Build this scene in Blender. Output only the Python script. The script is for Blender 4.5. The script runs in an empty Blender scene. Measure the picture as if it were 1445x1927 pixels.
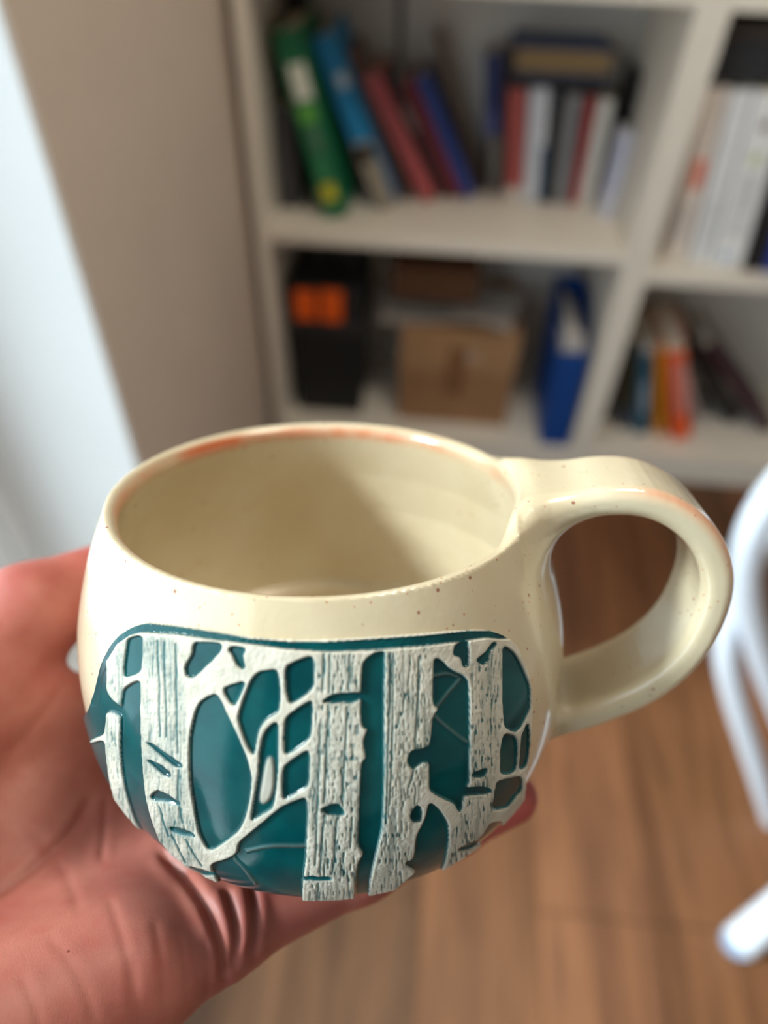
import bpy, bmesh, math, random
import numpy as np
from mathutils import Matrix, Vector

random.seed(7)
rng = np.random.default_rng(11)
sc = bpy.context.scene
C = sc.collection
R = math.radians

# ------------------------------------------------------------------ camera
FPX, IW, IH = 1310.0, 1445.0, 1927.0
# rows: world X, Y, Z axes in camera coordinates (camera stands at the origin)
CAM = np.array([[0.9957861523768322, -0.08225131139615352, 0.04055441416365424],
                [0.08711999962907117, 0.710374470616363, -0.6984112092178593],
                [0.028636417359279652, 0.6990013113507977, 0.7145467950601209]])
cd = bpy.data.cameras.new('camera')
cam = bpy.data.objects.new('camera', cd)
C.objects.link(cam)
cam.matrix_world = Matrix(CAM.tolist()).to_4x4()
cd.sensor_fit = 'VERTICAL'
cd.sensor_height = 36.0
cd.sensor_width = 36.0 * IW / IH
cd.lens = 36.0 * FPX / IH
cd.clip_start = 0.01
cd.dof.use_dof = True
cd.dof.focus_distance = 0.128
cd.dof.aperture_fstop = 6.0
sc.camera = cam

# ------------------------------------------------------------------ daylight
w = bpy.data.worlds.new('overcast_sky')
sc.world = w
w.use_nodes = True
bg = w.node_tree.nodes['Background']
bg.inputs[0].default_value = (0.80, 0.91, 1.0, 1)
bg.inputs[1].default_value = 4.0
sc.view_settings.view_transform = 'Standard'
sc.view_settings.look = 'None'
sc.view_settings.gamma = 1.0
sc.view_settings.use_curve_mapping = False
sc.view_settings.exposure = -0.3

sun = bpy.data.lights.new('hazy_sun', 'SUN')
sun.energy = 7.0
sun.angle = R(10)
sun.color = (.87, .955, 1.0)
so = bpy.data.objects.new('hazy_sun', sun)
C.objects.link(so)
so.rotation_euler = Vector((.810, .173, -.561)).to_track_quat('-Z', 'Y').to_euler()
so.location = (-2, 0, 2)

FLOOR = -1.285
CEIL = 1.25
WX = -0.412            # room face of the window wall
WT = 0.22             # depth of the window reveal
WY0, WY1 = -1.25, 0.738
WZ0, WZ1 = -1.18, 0.95
pl = bpy.data.lights.new('window_portal', 'AREA')
pl.shape = 'RECTANGLE'
pl.size = WY1 - WY0
pl.size_y = WZ1 - WZ0
pl.cycles.is_portal = True
po = bpy.data.objects.new('window_portal', pl)
C.objects.link(po)
po.matrix_world = Matrix(((0, 0, -1, WX - WT - 0.07), (1, 0, 0, (WY0 + WY1) / 2), (0, -1, 0, (WZ0 + WZ1) / 2), (0, 0, 0, 1)))
try:
    sc.cycles.use_denoising = True
    sc.cycles.max_bounces = 8
    sc.cycles.diffuse_bounces = 5
    sc.cycles.caustics_reflective = False
    sc.cycles.caustics_refractive = False
except Exception:
    pass

# ------------------------------------------------------------------ helpers
def tag(o, label=None, cat=None, group=None, kind=None):
    if label: o['label'] = label
    if cat: o['category'] = cat
    if group: o['group'] = group
    if kind: o['kind'] = kind
    return o

def obj(name, me, mat=None, parent=None):
    if isinstance(me, bmesh.types.BMesh):
        bm = me
        me = bpy.data.meshes.new(name)
        bm.to_mesh(me)
        bm.free()
    o = bpy.data.objects.new(name, me)
    C.objects.link(o)
    if mat is not None and len(me.materials) == 0:
        me.materials.append(mat)
    if parent: o.parent = parent
    return o

def empty(name, loc=(0, 0, 0)):
    o = bpy.data.objects.new(name, None)
    o.empty_display_size = 0.02
    C.objects.link(o)
    o.location = loc
    return o

def add_box(bm, lo, hi, bev=0.0):
    x0, y0, z0 = lo; x1, y1, z1 = hi
    b = bmesh.new()
    r = bmesh.ops.create_cube(b, size=1.0)
    for v in r['verts']:
        v.co = Vector(((x0 + x1) / 2 + v.co.x * (x1 - x0), (y0 + y1) / 2 + v.co.y * (y1 - y0), (z0 + z1) / 2 + v.co.z * (z1 - z0)))
    if bev > 0:
        bmesh.ops.bevel(b, geom=list(b.edges), offset=bev, segments=2, affect='EDGES', profile=0.5)
    m = bpy.data.meshes.new('tmp')
    b.to_mesh(m); b.free()
    bm.from_mesh(m)
    bpy.data.meshes.remove(m)
    return bm

def box(name, lo, hi, mat, parent=None, bev=0.0):
    return obj(name, add_box(bmesh.new(), lo, hi, bev), mat, parent)

def smooth_poly(p, it=2, closed=True, k=.25):
    p = np.asarray(p, float)
    for _ in range(it):
        q = np.roll(p, -1, 0)
        if closed:
            p = np.stack([p * (1 - k) + q * k, p * k + q * (1 - k)], 1).reshape(-1, p.shape[1])
        else:
            a, b = p[:-1], p[1:]
            m = np.stack([a * .75 + b * .25, a * .25 + b * .75], 1).reshape(-1, p.shape[1])
            p = np.concatenate([p[:1], m, p[-1:]])
    return p

def tube_mesh(name, path, rad, n=14, mat=None, parent=None, cap=True):
    path = smooth_poly(path, 3, False)
    rad = np.interp(np.linspace(0, 1, len(path)), np.linspace(0, 1, len(np.atleast_1d(rad))), np.atleast_1d(rad))
    T = np.gradient(path, axis=0)
    T /= np.linalg.norm(T, axis=1)[:, None]
    up = np.array([0.0, 0, 1]) if abs(T[0][2]) < .9 else np.array([1.0, 0, 0])
    vs, fs = [], []
    for i, (p, t) in enumerate(zip(path, T)):
        a = np.cross(t, up); a /= np.linalg.norm(a); b = np.cross(a, t); up = b
        for k in range(n):
            an = 2 * math.pi * k / n
            vs.append(p + rad[i] * (math.cos(an) * a + math.sin(an) * b))
    m = len(path)
    for i in range(m - 1):
        for k in range(n):
            fs.append((i * n + k, i * n + (k + 1) % n, (i + 1) * n + (k + 1) % n, (i + 1) * n + k))
    if cap:
        fs.append(tuple(range(n))[::-1]); fs.append(tuple(range((m - 1) * n, m * n)))
    me = bpy.data.meshes.new(name)
    me.from_pydata([tuple(v) for v in vs], [], fs)
    for p in me.polygons: p.use_smooth = len(p.vertices) == 4
    return obj(name, me, mat, parent)

# ------------------------------------------------------------------ materials
def nmat(name):
    m = bpy.data.materials.new(name)
    m.use_nodes = True
    nt = m.node_tree
    return m, nt, nt.nodes['Principled BSDF']

def lin(c):   # sRGB 0-255 -> linear
    return tuple(((v / 255) / 12.92 if v / 255 <= .04045 else ((v / 255 + .055) / 1.055) ** 2.4) for v in c) + (1,)

def node(nt, t, **kw):
    n = nt.nodes.new(t)
    for k, v in kw.items():
        if hasattr(n, k): setattr(n, k, v)
        else: n.inputs[k].default_value = v
    return n

def ramp(nt, fac, stops, interp='LINEAR'):
    r = nt.nodes.new('ShaderNodeValToRGB')
    r.color_ramp.interpolation = interp
    e = r.color_ramp.elements
    while len(e) < len(stops): e.new(0.5)
    for el, (p, c) in zip(e, stops):
        el.position = p
        el.color = c if len(c) == 4 else tuple(c) + (1,)
    nt.links.new(fac, r.inputs[0])
    return r

def mix(nt, fac, a, b, mode='MIX'):
    m = nt.nodes.new('ShaderNodeMix')
    m.data_type = 'RGBA'
    m.blend_type = mode
    for i, v in ((0, fac), (6, a), (7, b)):
        if hasattr(v, 'links'): nt.links.new(v, m.inputs[i])
        else: m.inputs[i].default_value = v
    return m.outputs[2]

def mathn(nt, op, a, b=0.0, c=0.0):
    m = nt.nodes.new('ShaderNodeMath')
    m.operation = op
    m.use_clamp = False
    for i, v in enumerate((a, b, c)):
        if hasattr(v, 'links'): nt.links.new(v, m.inputs[i])
        else: m.inputs[i].default_value = v
    return m.outputs[0]

def simple(name, rgb, rough=0.6, var=0.12, scale=30.0, bump=0.0, spec=0.4):
    m, nt, b = nmat(name)
    tc = node(nt, 'ShaderNodeTexCoord')
    nz = node(nt, 'ShaderNodeTexNoise', Scale=scale, Detail=3.0)
    nt.links.new(tc.outputs['Object'], nz.inputs['Vector'])
    c = lin(rgb)
    lo = tuple(v * (1 - var) for v in c[:3]) + (1,)
    hi = tuple(min(1, v * (1 + var)) for v in c[:3]) + (1,)
    r = ramp(nt, nz.outputs['Fac'], [(.3, lo), (.7, hi)])
    nt.links.new(r.outputs[0], b.inputs['Base Color'])
    b.inputs['Roughness'].default_value = rough
    b.inputs['Specular IOR Level'].default_value = spec
    if bump > 0:
        bp = node(nt, 'ShaderNodeBump', Strength=bump, Distance=0.002)
        nt.links.new(nz.outputs['Fac'], bp.inputs['Height'])
        nt.links.new(bp.outputs[0], b.inputs['Normal'])
    return m

M_wall = simple('beige_wall_paint', (220, 206, 193), .85, .03, 6, .05)
M_white_wall = simple('white_wall_paint', (226, 222, 214), .85, .03, 6, .05)
M_reveal = simple('white_reveal_paint', (248, 249, 249), .6, .02, 6)
M_upvc = simple('white_window_plastic', (240, 243, 245), .35, .02, 8)
M_gasket = simple('blue_grey_gasket', (120, 140, 160), .5, .05, 20)
M_lam = simple('white_laminate', (233, 226, 214), .45, .02, 10)
M_back = simple('white_back_board', (214, 212, 208), .6, .02, 10)
M_card = simple('brown_cardboard', (150, 112, 78), .85, .08, 18, .1)
M_card2 = simple('dark_brown_cardboard', (104, 70, 48), .85, .08, 18, .1)
M_tape = simple('parcel_tape', (128, 90, 62), .35, .05, 18)
M_paper = simple('white_paper', (226, 222, 216), .8, .04, 40)
M_pages = simple('book_pages', (222, 212, 192), .9, .1, 160)
M_tanpages = simple('tan_book_pages', (150, 125, 88), .9, .12, 160)
M_black = simple('black_plastic', (26, 27, 29), .5, .1, 30)
M_dgrey = simple('dark_grey_plastic', (52, 52, 54), .55, .1, 30)
M_orange = simple('orange_plastic', (236, 96, 20), .45, .05, 30)
M_whiteplastic = simple('white_gloss_plastic', (214, 220, 230), .3, .02, 20)
M_ceil = simple('white_ceiling_paint', (236, 234, 230), .9, .02, 6)
M_greycloth = simple('grey_green_cloth', (86, 92, 86), .95, .15, 60, .3)

def glass_mat():
    m, nt, b = nmat('window_glass')
    nt.nodes.remove(b)
    t = node(nt, 'ShaderNodeBsdfTransparent')
    t.inputs[0].default_value = (.96, .98, .97, 1)
    g = node(nt, 'ShaderNodeBsdfGlossy', Roughness=.01)
    lw = node(nt, 'ShaderNodeLayerWeight', Blend=.5)
    fac = mathn(nt, 'MULTIPLY_ADD', mathn(nt, 'POWER', lw.outputs['Facing'], 5.0), .7, .03)
    mx = node(nt, 'ShaderNodeMixShader')
    nt.links.new(fac, mx.inputs[0]); nt.links.new(t.outputs[0], mx.inputs[1]); nt.links.new(g.outputs[0], mx.inputs[2])
    nt.links.new(mx.outputs[0], nt.nodes['Material Output'].inputs[0])
    return m
M_glass = glass_mat()

def wood_mat(name, dark, light, seed):
    m, nt, b = nmat(name)
    tc = node(nt, 'ShaderNodeTexCoord')
    mp = node(nt, 'ShaderNodeMapping')
    mp.inputs['Scale'].default_value = (14, 1.1, 14)
    mp.inputs['Location'].default_value = (seed * 3.1, seed * 1.7, 0)
    nt.links.new(tc.outputs['Object'], mp.inputs['Vector'])
    n1 = node(nt, 'ShaderNodeTexNoise', Scale=1.6, Detail=5.0, Distortion=1.2)
    nt.links.new(mp.outputs[0], n1.inputs['Vector'])
    n2 = node(nt, 'ShaderNodeTexNoise', Scale=9.0, Detail=3.0)
    nt.links.new(mp.outputs[0], n2.inputs['Vector'])
    f = mathn(nt, 'MULTIPLY_ADD', n2.outputs['Fac'], 0.3, mathn(nt, 'MULTIPLY', n1.outputs['Fac'], 0.8))
    r = ramp(nt, f, [(.35, lin(dark)), (.72, lin(light))])
    nt.links.new(r.outputs[0], b.inputs['Base Color'])
    b.inputs['Roughness'].default_value = 0.42
    b.inputs['Specular IOR Level'].default_value = 0.35
    return m
M_wood = [wood_mat('oak_laminate', (82, 50, 31), (130, 86, 55), 0),
          wood_mat('oak_laminate_darker', (70, 45, 28), (110, 75, 48), 1),
          wood_mat('oak_laminate_redder', (88, 55, 36), (140, 93, 62), 2)]
M_seam = simple('plank_seam', (52, 32, 20), .8, .05, 10)

# ------------------------------------------------------------------ room shell
RX, RY0, RY1 = 2.6, -2.4, 1.875
fl = box('floor', (WX - WT - .1, RY0, FLOOR - .06), (RX, RY1, FLOOR - .004), M_seam)
tag(fl, 'brown wood laminate floor of long planks', None, None, 'structure')
PW = 0.195
px = 0.0655 - PW * 4
plank_meshes = {}
ci = 0
while px < RX - .02:
    x0, x1 = max(px, WX), min(px + PW, RX)
    L0 = 1.29
    off = {0: .36, 1: .93, 2: -.21}[ci % 3] - L0 * 3
    if 0.25 < px < 0.65: off = .36 - L0 * 3
    yy = off
    k = 0
    while yy < RY1:
        y0, y1 = max(yy, RY0), min(yy + L0, RY1)
        if y1 - y0 > .02 and y1 > -.5 and x0 < 1.6:
            box('plank', (x0 + .0012, y0 + .0012, FLOOR - .008), (x1 - .0012, y1 - .0012, FLOOR), M_wood[1 if x1 < .08 else ([0, 2, 0, 1][ci % 4] if k % 2 else [0, 2, 0, 2][ci % 4])], fl)  # planks at the left darker: floor shadow put into the wood tone
        elif y1 - y0 > .02:
            box('plank', (x0 + .0012, y0 + .0012, FLOOR - .008), (x1 - .0012, y1 - .0012, FLOOR), M_wood[(ci + k) % 3], fl)
        yy += L0
        k += 1
    px += PW
    ci += 1

tag(box('ceiling', (WX - WT, RY0, CEIL), (RX, RY1, CEIL + .05), M_ceil), 'white ceiling', kind='structure')
tag(box('wall_back', (WX, RY1, FLOOR), (RX, RY1 + .1, CEIL), M_white_wall), 'white wall behind the bookcases', kind='structure')
tag(box('wall_right', (RX, RY0, FLOOR), (RX + .1, RY1 + .1, CEIL), M_white_wall), 'white wall on the right', kind='structure')
tag(box('wall_rear', (WX - WT, RY0 - .1, FLOOR), (RX, RY0, CEIL), M_white_wall), 'white wall behind the viewer', kind='structure')
bm = bmesh.new()
add_box(bm, (WX - WT, WY1, FLOOR), (WX, RY1 + .1, CEIL))
add_box(bm, (WX - WT, RY0, FLOOR), (WX, WY0, CEIL))
add_box(bm, (WX - WT, WY0, WZ1), (WX, WY1, CEIL))
add_box(bm, (WX - WT, WY0, FLOOR), (WX, WY1, WZ0))
tag(obj('wall_left', bm, M_wall), 'beige wall with a deep window opening', kind='structure')
# white plaster lining of the reveal
tag(box('trim_1', (WX - WT, WY1 - .012, WZ0), (WX + .006, WY1, WZ1), M_reveal, None, .002), 'white lining of the window reveal', kind='structure')
tag(box('trim_2', (WX - WT, WY0, WZ0), (WX + .03, WY1 - .012, WZ0 + .02), M_reveal, None, .003), 'white window ledge', kind='structure')
win = empty('window_1', (WX - WT, (WY0 + WY1) / 2, WZ0))
tag(win, 'white plastic framed window in the left wall', kind='structure')
def wbox(name, lo, hi, m, bev=0.0, parent=None):
    l = win.location
    return box(name, tuple(a - b for a, b in zip(lo, l)), tuple(a - b for a, b in zip(hi, l)), m, parent or win, bev)
fx0, fx1 = WX - WT - .07, WX - WT
wbox('window_frame', (fx0, WY1 - .06, WZ0), (fx1, WY1, WZ1), M_upvc, .004)
wbox('window_frame', (fx0, WY0, WZ0), (fx1, WY0 + .06, WZ1), M_upvc, .004)
wbox('window_frame', (fx0, WY0 + .06, WZ1 - .06), (fx1, WY1 - .06, WZ1), M_upvc, .004)
wbox('window_frame', (fx0, WY0 + .06, WZ0), (fx1, WY1 - .06, WZ0 + .06), M_upvc, .004)
wbox('gasket', (fx1 - .004, WY1 - .066, WZ0 + .06), (fx1 + .004, WY1 - .06, WZ1 - .06), M_gasket)
sx1 = fx1 + .012
wbox('sash', (fx0 + .02, WY1 - .145, WZ0 + .06), (sx1, WY1 - .068, WZ1 - .06), M_upvc, .006)
wbox('sash', (fx0 + .02, WY0 + .06, WZ0 + .06), (sx1, WY0 + .14, WZ1 - .06), M_upvc, .006)
wbox('sash', (fx0 + .02, WY0 + .14, WZ1 - .14), (sx1, WY1 - .145, WZ1 - .06), M_upvc, .006)
wbox('sash', (fx0 + .02, WY0 + .14, WZ0 + .06), (sx1, WY1 - .145, WZ0 + .14), M_upvc, .006)
wbox('pane', (fx0 + .04, WY0 + .14, WZ0 + .14), (fx0 + .044, WY1 - .145, WZ1 - .14), M_glass)

# ------------------------------------------------------------------ unseen ceiling lamp, added for warm fill light
lamp = empty('fill_lamp', (.35, .62, CEIL))
tag(lamp, 'round ceiling lamp out of view, added for warm fill light', 'lamp')
def lathe(prof, n=40):
    bm = bmesh.new()
    rings = [[bm.verts.new((r * math.cos(2 * math.pi * k / n), r * math.sin(2 * math.pi * k / n), z)) for k in range(n)] for r, z in prof]
    for a, b in zip(rings[:-1], rings[1:]):
        for k in range(n): bm.faces.new((a[k], a[(k + 1) % n], b[(k + 1) % n], b[k]))
    bm.faces.new(rings[0]); bm.faces.new(rings[-1][::-1])
    bmesh.ops.recalc_face_normals(bm, faces=bm.faces)
    return bm
obj('base', lathe([(.22, 0), (.22, -.03), (.2, -.04)]), M_upvc, lamp)
m, nt, b = nmat('fill_lamp_glow')
b.inputs['Base Color'].default_value = (.9, .85, .75, 1)
b.inputs['Emission Color'].default_value = (1.0, .87, .70, 1)
b.inputs['Emission Strength'].default_value = 34.0
obj('diffuser', lathe([(.2, -.04), (.19, -.07), (.15, -.095), (.08, -.11), (.02, -.113)]), m, lamp)

# ------------------------------------------------------------------ bookcases
BF, BB = 1.462, 1.862
def bookcase(label, x0, x1, shelves, t=.028):
    root = empty('bookcase', ((x0 + x1) / 2, (BF + BB) / 2, FLOOR))
    tag(root, label, 'bookcase', 'white bookcases')
    l = root.location
    def bx(name, lo, hi, m=M_lam, bev=.0012):
        return box(name, tuple(a - b for a, b in zip(lo, l)), tuple(a - b for a, b in zip(hi, l)), m, root, bev)
    TOP = .735
    bx('side_panel', (x0, BF, FLOOR), (x0 + t, BB, TOP))
    bx('side_panel', (x1 - t, BF, FLOOR), (x1, BB, TOP))
    bx('top_panel', (x0 + t, BF, TOP - t), (x1 - t, BB, TOP))
    bx('plinth', (x0 + t, BF + .004, FLOOR), (x1 - t, BF + .022, -1.227))
    bx('back_panel', (x0 + t, BB - .008, FLOOR + .01), (x1 - t, BB - .002, TOP - t), M_back, 0)
    for z, th in shelves:
        bx('shelf', (x0 + t, BF + .001, z - th), (x1 - t, BB - .008, z))
    return root
S1, S2, SB = -.655, -.693, -1.2
bookcase('white bookcase beside the beige wall, holding the green book', -.390, .435, [(SB, .027), (S1, .027), (-.198, .028), (.27, .027)])
bookcase('white bookcase at the right, holding white binders', .4365, 1.262, [(SB, .027), (S2, .027), (-.203, .028), (.25, .027)])

# ------------------------------------------------------------------ books
colmats = {}
def cm(rgb, rough=.5):
    if (rgb, rough) not in colmats:
        colmats[(rgb, rough)] = simple('cover_%d_%d_%d' % rgb, rgb, rough, .08, 60)
    return colmats[(rgb, rough)]

def book(name, cat, label, x, y, z, t, h, d, lean, rgb, patches=(), group=None, pages=M_pages, bt=.0025, flat=False, rough=.5):
    """spine toward -y; pivot at the lower left corner of the spine; patches: (u0,u1,v0,v1,rgb) on the spine"""
    root = empty(name, (x, y, z))
    tag(root, label, cat, group)
    root.rotation_euler = (0, R(-lean), 0)
    bm = bmesh.new()
    add_box(bm, (0, 0, 0), (t, bt, h), .0006)
    add_box(bm, (0, bt, 0), (bt, d, h), .0006)
    add_box(bm, (t - bt, bt, 0), (t, d, h), .0006)
    obj('cover', bm, cm(rgb, rough), root)
    box('page_block', (bt, bt, .003), (t - bt, d - .004, h - .004), pages, root)
    for u0, u1, v0, v1, c in patches:
        box('spine_label', (t * u0, -.0006, h * v0), (t * u1, .0002, h * v1), cm(c), root)
    return root

def bpoly(x, t, h, lean):
    c, n = math.cos(R(lean)), math.sin(R(lean))
    return np.array([(x, 0), (x + t * c, t * n), (x + t * c - h * n, t * n + h * c), (x - h * n, h * c)])
def hit(A, B):
    for Q_ in (A, B):
        for i in range(4):
            e = Q_[(i + 1) % 4] - Q_[i]; nn = np.array((e[1], -e[0]))
            if (A @ nn).max() <= (B @ nn).min() or (B @ nn).max() <= (A @ nn).min(): return False
    return True
def row_x(specs, x0, gap=.0012):
    """smallest base positions left to right so that no leaning book cuts its neighbours"""
    out, done = [], []
    for want, t, h, lean in specs:
        x = max(want, x0)
        while any(hit(bpoly(x, t, h, lean), p) for p in done): x += .001
        x += gap
        out.append(x); done.append(bpoly(x, t, h, lean))
    return out

G1 = 'books leaning on the middle shelf'
book('binder', 'binder', 'low charcoal binder upright under the leaning green book', -.359, 1.58, S1, .045, .205, .17, 0, (62, 62, 66), (), G1)
book('folder', 'folder', 'tall black folder behind the top of the green book', -.335, 1.765, S1, .028, .405, .08, 1.5, (14, 20, 18), (), G1)
rows = [('thick green book with white and yellow spine marks, leaning left', -.248, 1.535, .052, .355, .2, 14.5, (16, 108, 70),
     ((.2, .85, .66, .84, (222, 226, 216)), (.15, .8, .54, .64, (96, 170, 70)), (.3, .7, .38, .52, (80, 120, 100)), (.2, .75, .1, .2, (206, 196, 30)), (.25, .6, .24, .34, (60, 140, 90)))),
 ('bright blue book with beige lower spine, leaning left', -.135, 1.60, .042, .35, .2, 23.5, (22, 132, 190),
     ((0, 1, 0, .40, (150, 140, 126)), (.45, .95, .72, .8, (190, 205, 215)), (.1, .8, .3, .42, (170, 160, 140)))),
 ('thin brown book between the bright blue book and the red one', -.086, 1.66, .014, .32, .16, 24.5, (112, 84, 76), ()),
 ('faded red book leaning left in the middle of the row', -.05, 1.655, .032, .285, .16, 30, (176, 82, 84), ()),
 ('black book just right of the faded red book', -.006, 1.69, .022, .285, .15, 30, (36, 28, 30), ((.2, .9, .55, .75, (120, 112, 108)),)),
 ('maroon book left of the royal blue one', .02, 1.69, .024, .27, .14, 29.5, (116, 30, 42), ()),
 ('royal blue book leaning left at the end of the leaning row', .05, 1.695, .026, .275, .14, 28.5, (44, 66, 138), ()),
 ('tall brown book leaning behind the royal blue one', .08, 1.75, .013, .34, .09, 22.5, (104, 82, 66), ())]
for (lab, x_, y_, t, h, d, le, c, pt), x in zip(rows, row_x([(r[1], r[3], r[4], r[6]) for r in rows], -.3)):
    book('book', 'book', lab, x, y_, S1, t, h, d, le, c, pt, G1)
    last_x = x + .016
G2 = 'books standing upright on the middle shelf'
up = [('navy book with pale lower spine left of upright books', .10, .036, .285, 7, (30, 46, 102), ((.0, 1, .0, .42, (128, 124, 116)), (.2, .8, .45, .6, (84, 92, 150)), (.0, .3, 0, .4, (70, 72, 60)))),
      ('thick red book with white foot, first of the upright row', .16, .036, .232, 7, (178, 84, 80), ((0, 1, 0, .12, (220, 210, 200)),)),
      ('white book right of the thick red one', .2, .042, .236, 6, (216, 218, 226), ((.75, 1, 0, .5, (60, 100, 130)),)),
      ('slim black book in the upright row', .245, .022, .23, 5.5, (22, 24, 30), ()),
      ('grey book right of the slim black one', .27, .034, .228, 4, (138, 136, 138), ((.85, 1, .05, .9, (70, 80, 100)),)),
      ('slim red book right of the grey one', .31, .016, .226, 2.5, (184, 76, 70), ()),
      ('white book right of the slim red one', .33, .030, .222, 1, (222, 218, 210), ())]
for (lab, x_, t, h, le, c, pt), x in zip(up, row_x([(r[1], r[2], r[3], r[4]) for r in up], last_x)):
    book('book', 'book', lab, x, 1.755 if 'navy' in lab else 1.705, S1, t, h, .09 if 'navy' in lab else .14, le, c, pt, G2)
book('book', 'book', 'low pale lavender book at right end of the middle shelf', .372, 1.632, S1, .026, .185, .066, -.5, (206, 208, 222), ((.1, .4, .3, .9, (150, 160, 205)),), G2)
book('book', 'book', 'black notebook behind the pale lavender book', .392, 1.70, S1, .012, .275, .12, 1, (22, 22, 24), (), G2)
# two books lying on top of the upright row
def flatbook(label, lo, hi, rgb, rz, pages, group, name='book'):
    root = empty(name, ((lo[0] + hi[0]) / 2, (lo[1] + hi[1]) / 2, lo[2]))
    root.rotation_euler = (0, 0, R(rz))
    tag(root, label, 'book', group)
    hx, hy, h = (hi[0] - lo[0]) / 2, (hi[1] - lo[1]) / 2, hi[2] - lo[2]
    bm = bmesh.new()
    add_box(bm, (-hx, -hy, 0), (hx, hy, .004), .001)
    add_box(bm, (-hx, -hy, h - .004), (hx, hy, h), .001)
    add_box(bm, (-hx, hy - .004, .004), (hx, hy, h - .004), .001)
    obj('cover', bm, cm(rgb), root)
    box('page_block', (-hx + .006, -hy + .005, .004), (hx - .006, hy - .004, h - .004), pages, root)
    return root
flatbook('dark navy book lying flat on the upright row, under the blue one', (.135, 1.69, -.4135), (.335, 1.83, -.390), (40, 44, 58), 1, M_dgrey, 'books lying flat on the upright row')
flatbook('blue book with tan page edges lying on top of the upright row', (.130, 1.685, -.3895), (.332, 1.825, -.340), (52, 74, 122), 2, M_tanpages, 'books lying flat on the upright row')

cord = tube_mesh('hanging_cord', [(-.103, 1.60, -.228), (-.1, 1.60, -.3), (-.098, 1.60, -.36), (-.096, 1.60, -.405)], .0075, 10, M_dgrey)
tag(cord, 'dark grey cord hanging from the upper shelf above the red book', 'cord')

G3 = 'white binders on the right bookcase'
book('binder', 'binder', 'cream binder with an orange mark, nearest the divider', .512, 1.53, S2, .045, .335, .27, 5, (226, 214, 204), ((.3, .8, .45, .62, (226, 120, 96)), (.2, .7, .1, .35, (196, 188, 184))), G3)
book('binder', 'binder', 'plain white binder between cream binder and logo binder', .5635, 1.52, S2, .036, .335, .27, 5.5, (228, 228, 230), ((.3, .7, .1, .4, (210, 212, 216)),), G3)
lb = book('binder', 'binder', 'wide white binder with a dark flower logo and grey lettering', .606, 1.505, S2, .062, .338, .27, 6, (236, 237, 238),
     ((.32, .62, .62, .69, (196, 206, 160)), (.36, .62, .34, .58, (188, 188, 190)), (.36, .62, .2, .32, (198, 198, 200)), (.25, .6, .04, .11, (186, 200, 222))), G3)
for k in range(6):      # small flower logo of six petals
    a = k * math.pi / 3
    bmf = bmesh.new()
    bmesh.ops.create_cone(bmf, cap_ends=True, segments=10, radius1=.0042, radius2=.0042, depth=.0009)
    bmesh.ops.rotate(bmf, verts=bmf.verts, matrix=Matrix.Rotation(math.pi / 2, 3, 'X'))
    bmesh.ops.translate(bmf, verts=bmf.verts, vec=(.062 * .5 + .0065 * math.cos(a), -.0006, .338 * .83 + .0065 * math.sin(a)))
    obj('logo_petal', bmf, cm([(92, 60, 70), (70, 84, 120), (170, 100, 80), (110, 100, 80), (60, 66, 92), (130, 76, 82)][k]), lb)
book('binder', 'binder', 'black binder between the logo binder and a blue one', .676, 1.50, S2, .036, .33, .27, 6.5, (32, 32, 34), (), 'dark binders on the right bookcase')
book('binder', 'binder', 'royal blue binder at the right edge of the photograph', .718, 1.495, S2, .06, .33, .27, 7, (46, 70, 158), (), 'dark binders on the right bookcase')
db = empty('storage_box', (.64, 1.65, -.352))
tag(db, 'dark brown box lying on top of the white binders', 'box')
box('box_body', (-.15, -.11, 0), (.17, .12, .07), M_dgrey, db, .004)
box('box_lid', (-.153, -.113, .07), (.173, .123, .092), cm((70, 62, 56)), db, .004)

# lower right compartment
G4 = 'books on the lower shelf of the right bookcase'
rows = [('dark brown book against the divider on the lower right shelf', .502, 1.60, .028, .27, .18, 7, (58, 46, 44), ()),
 ('dark olive book left of the teal one', .53, 1.57, .026, .275, .18, 10, (66, 64, 46), ((.1, .9, .05, .25, (70, 78, 100)),)),
 ('teal book with a pale spine label on lower right shelf', .57, 1.55, .034, .285, .18, 13, (44, 84, 104), ((.35, .85, .25, .6, (140, 156, 170)), (.2, .9, .9, 1, (180, 178, 178)))),
 ('slim mustard yellow book beside the orange one', .63, 1.55, .022, .29, .18, 17.5, (204, 132, 28), ()),
 ('orange book with faded pink spine panel, leaning left', .66, 1.535, .044, .31, .2, 21, (230, 92, 40), ((.25, 1, .28, .82, (206, 128, 116)), (0, 1, .93, 1, (200, 180, 160)))),
 ('white booklet leaning on the orange book', .72, 1.60, .012, .22, .16, 28, (214, 210, 214), ()),
 ('black book leaning low behind the white booklet', .75, 1.63, .035, .34, .18, 40, (34, 30, 32), ()),
 ('dark maroon book sloping low at right edge, lower shelf', .80, 1.60, .03, .36, .18, 46, (62, 32, 42), ())]
for (lab, x_, y_, t, h, d, le, c, pt), x in zip(rows, row_x([(r[1], r[3], r[4], r[6]) for r in rows], .50)):
    book('book', 'book', lab, x, y_, SB, t, h, d, le, c, pt, G4)

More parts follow.
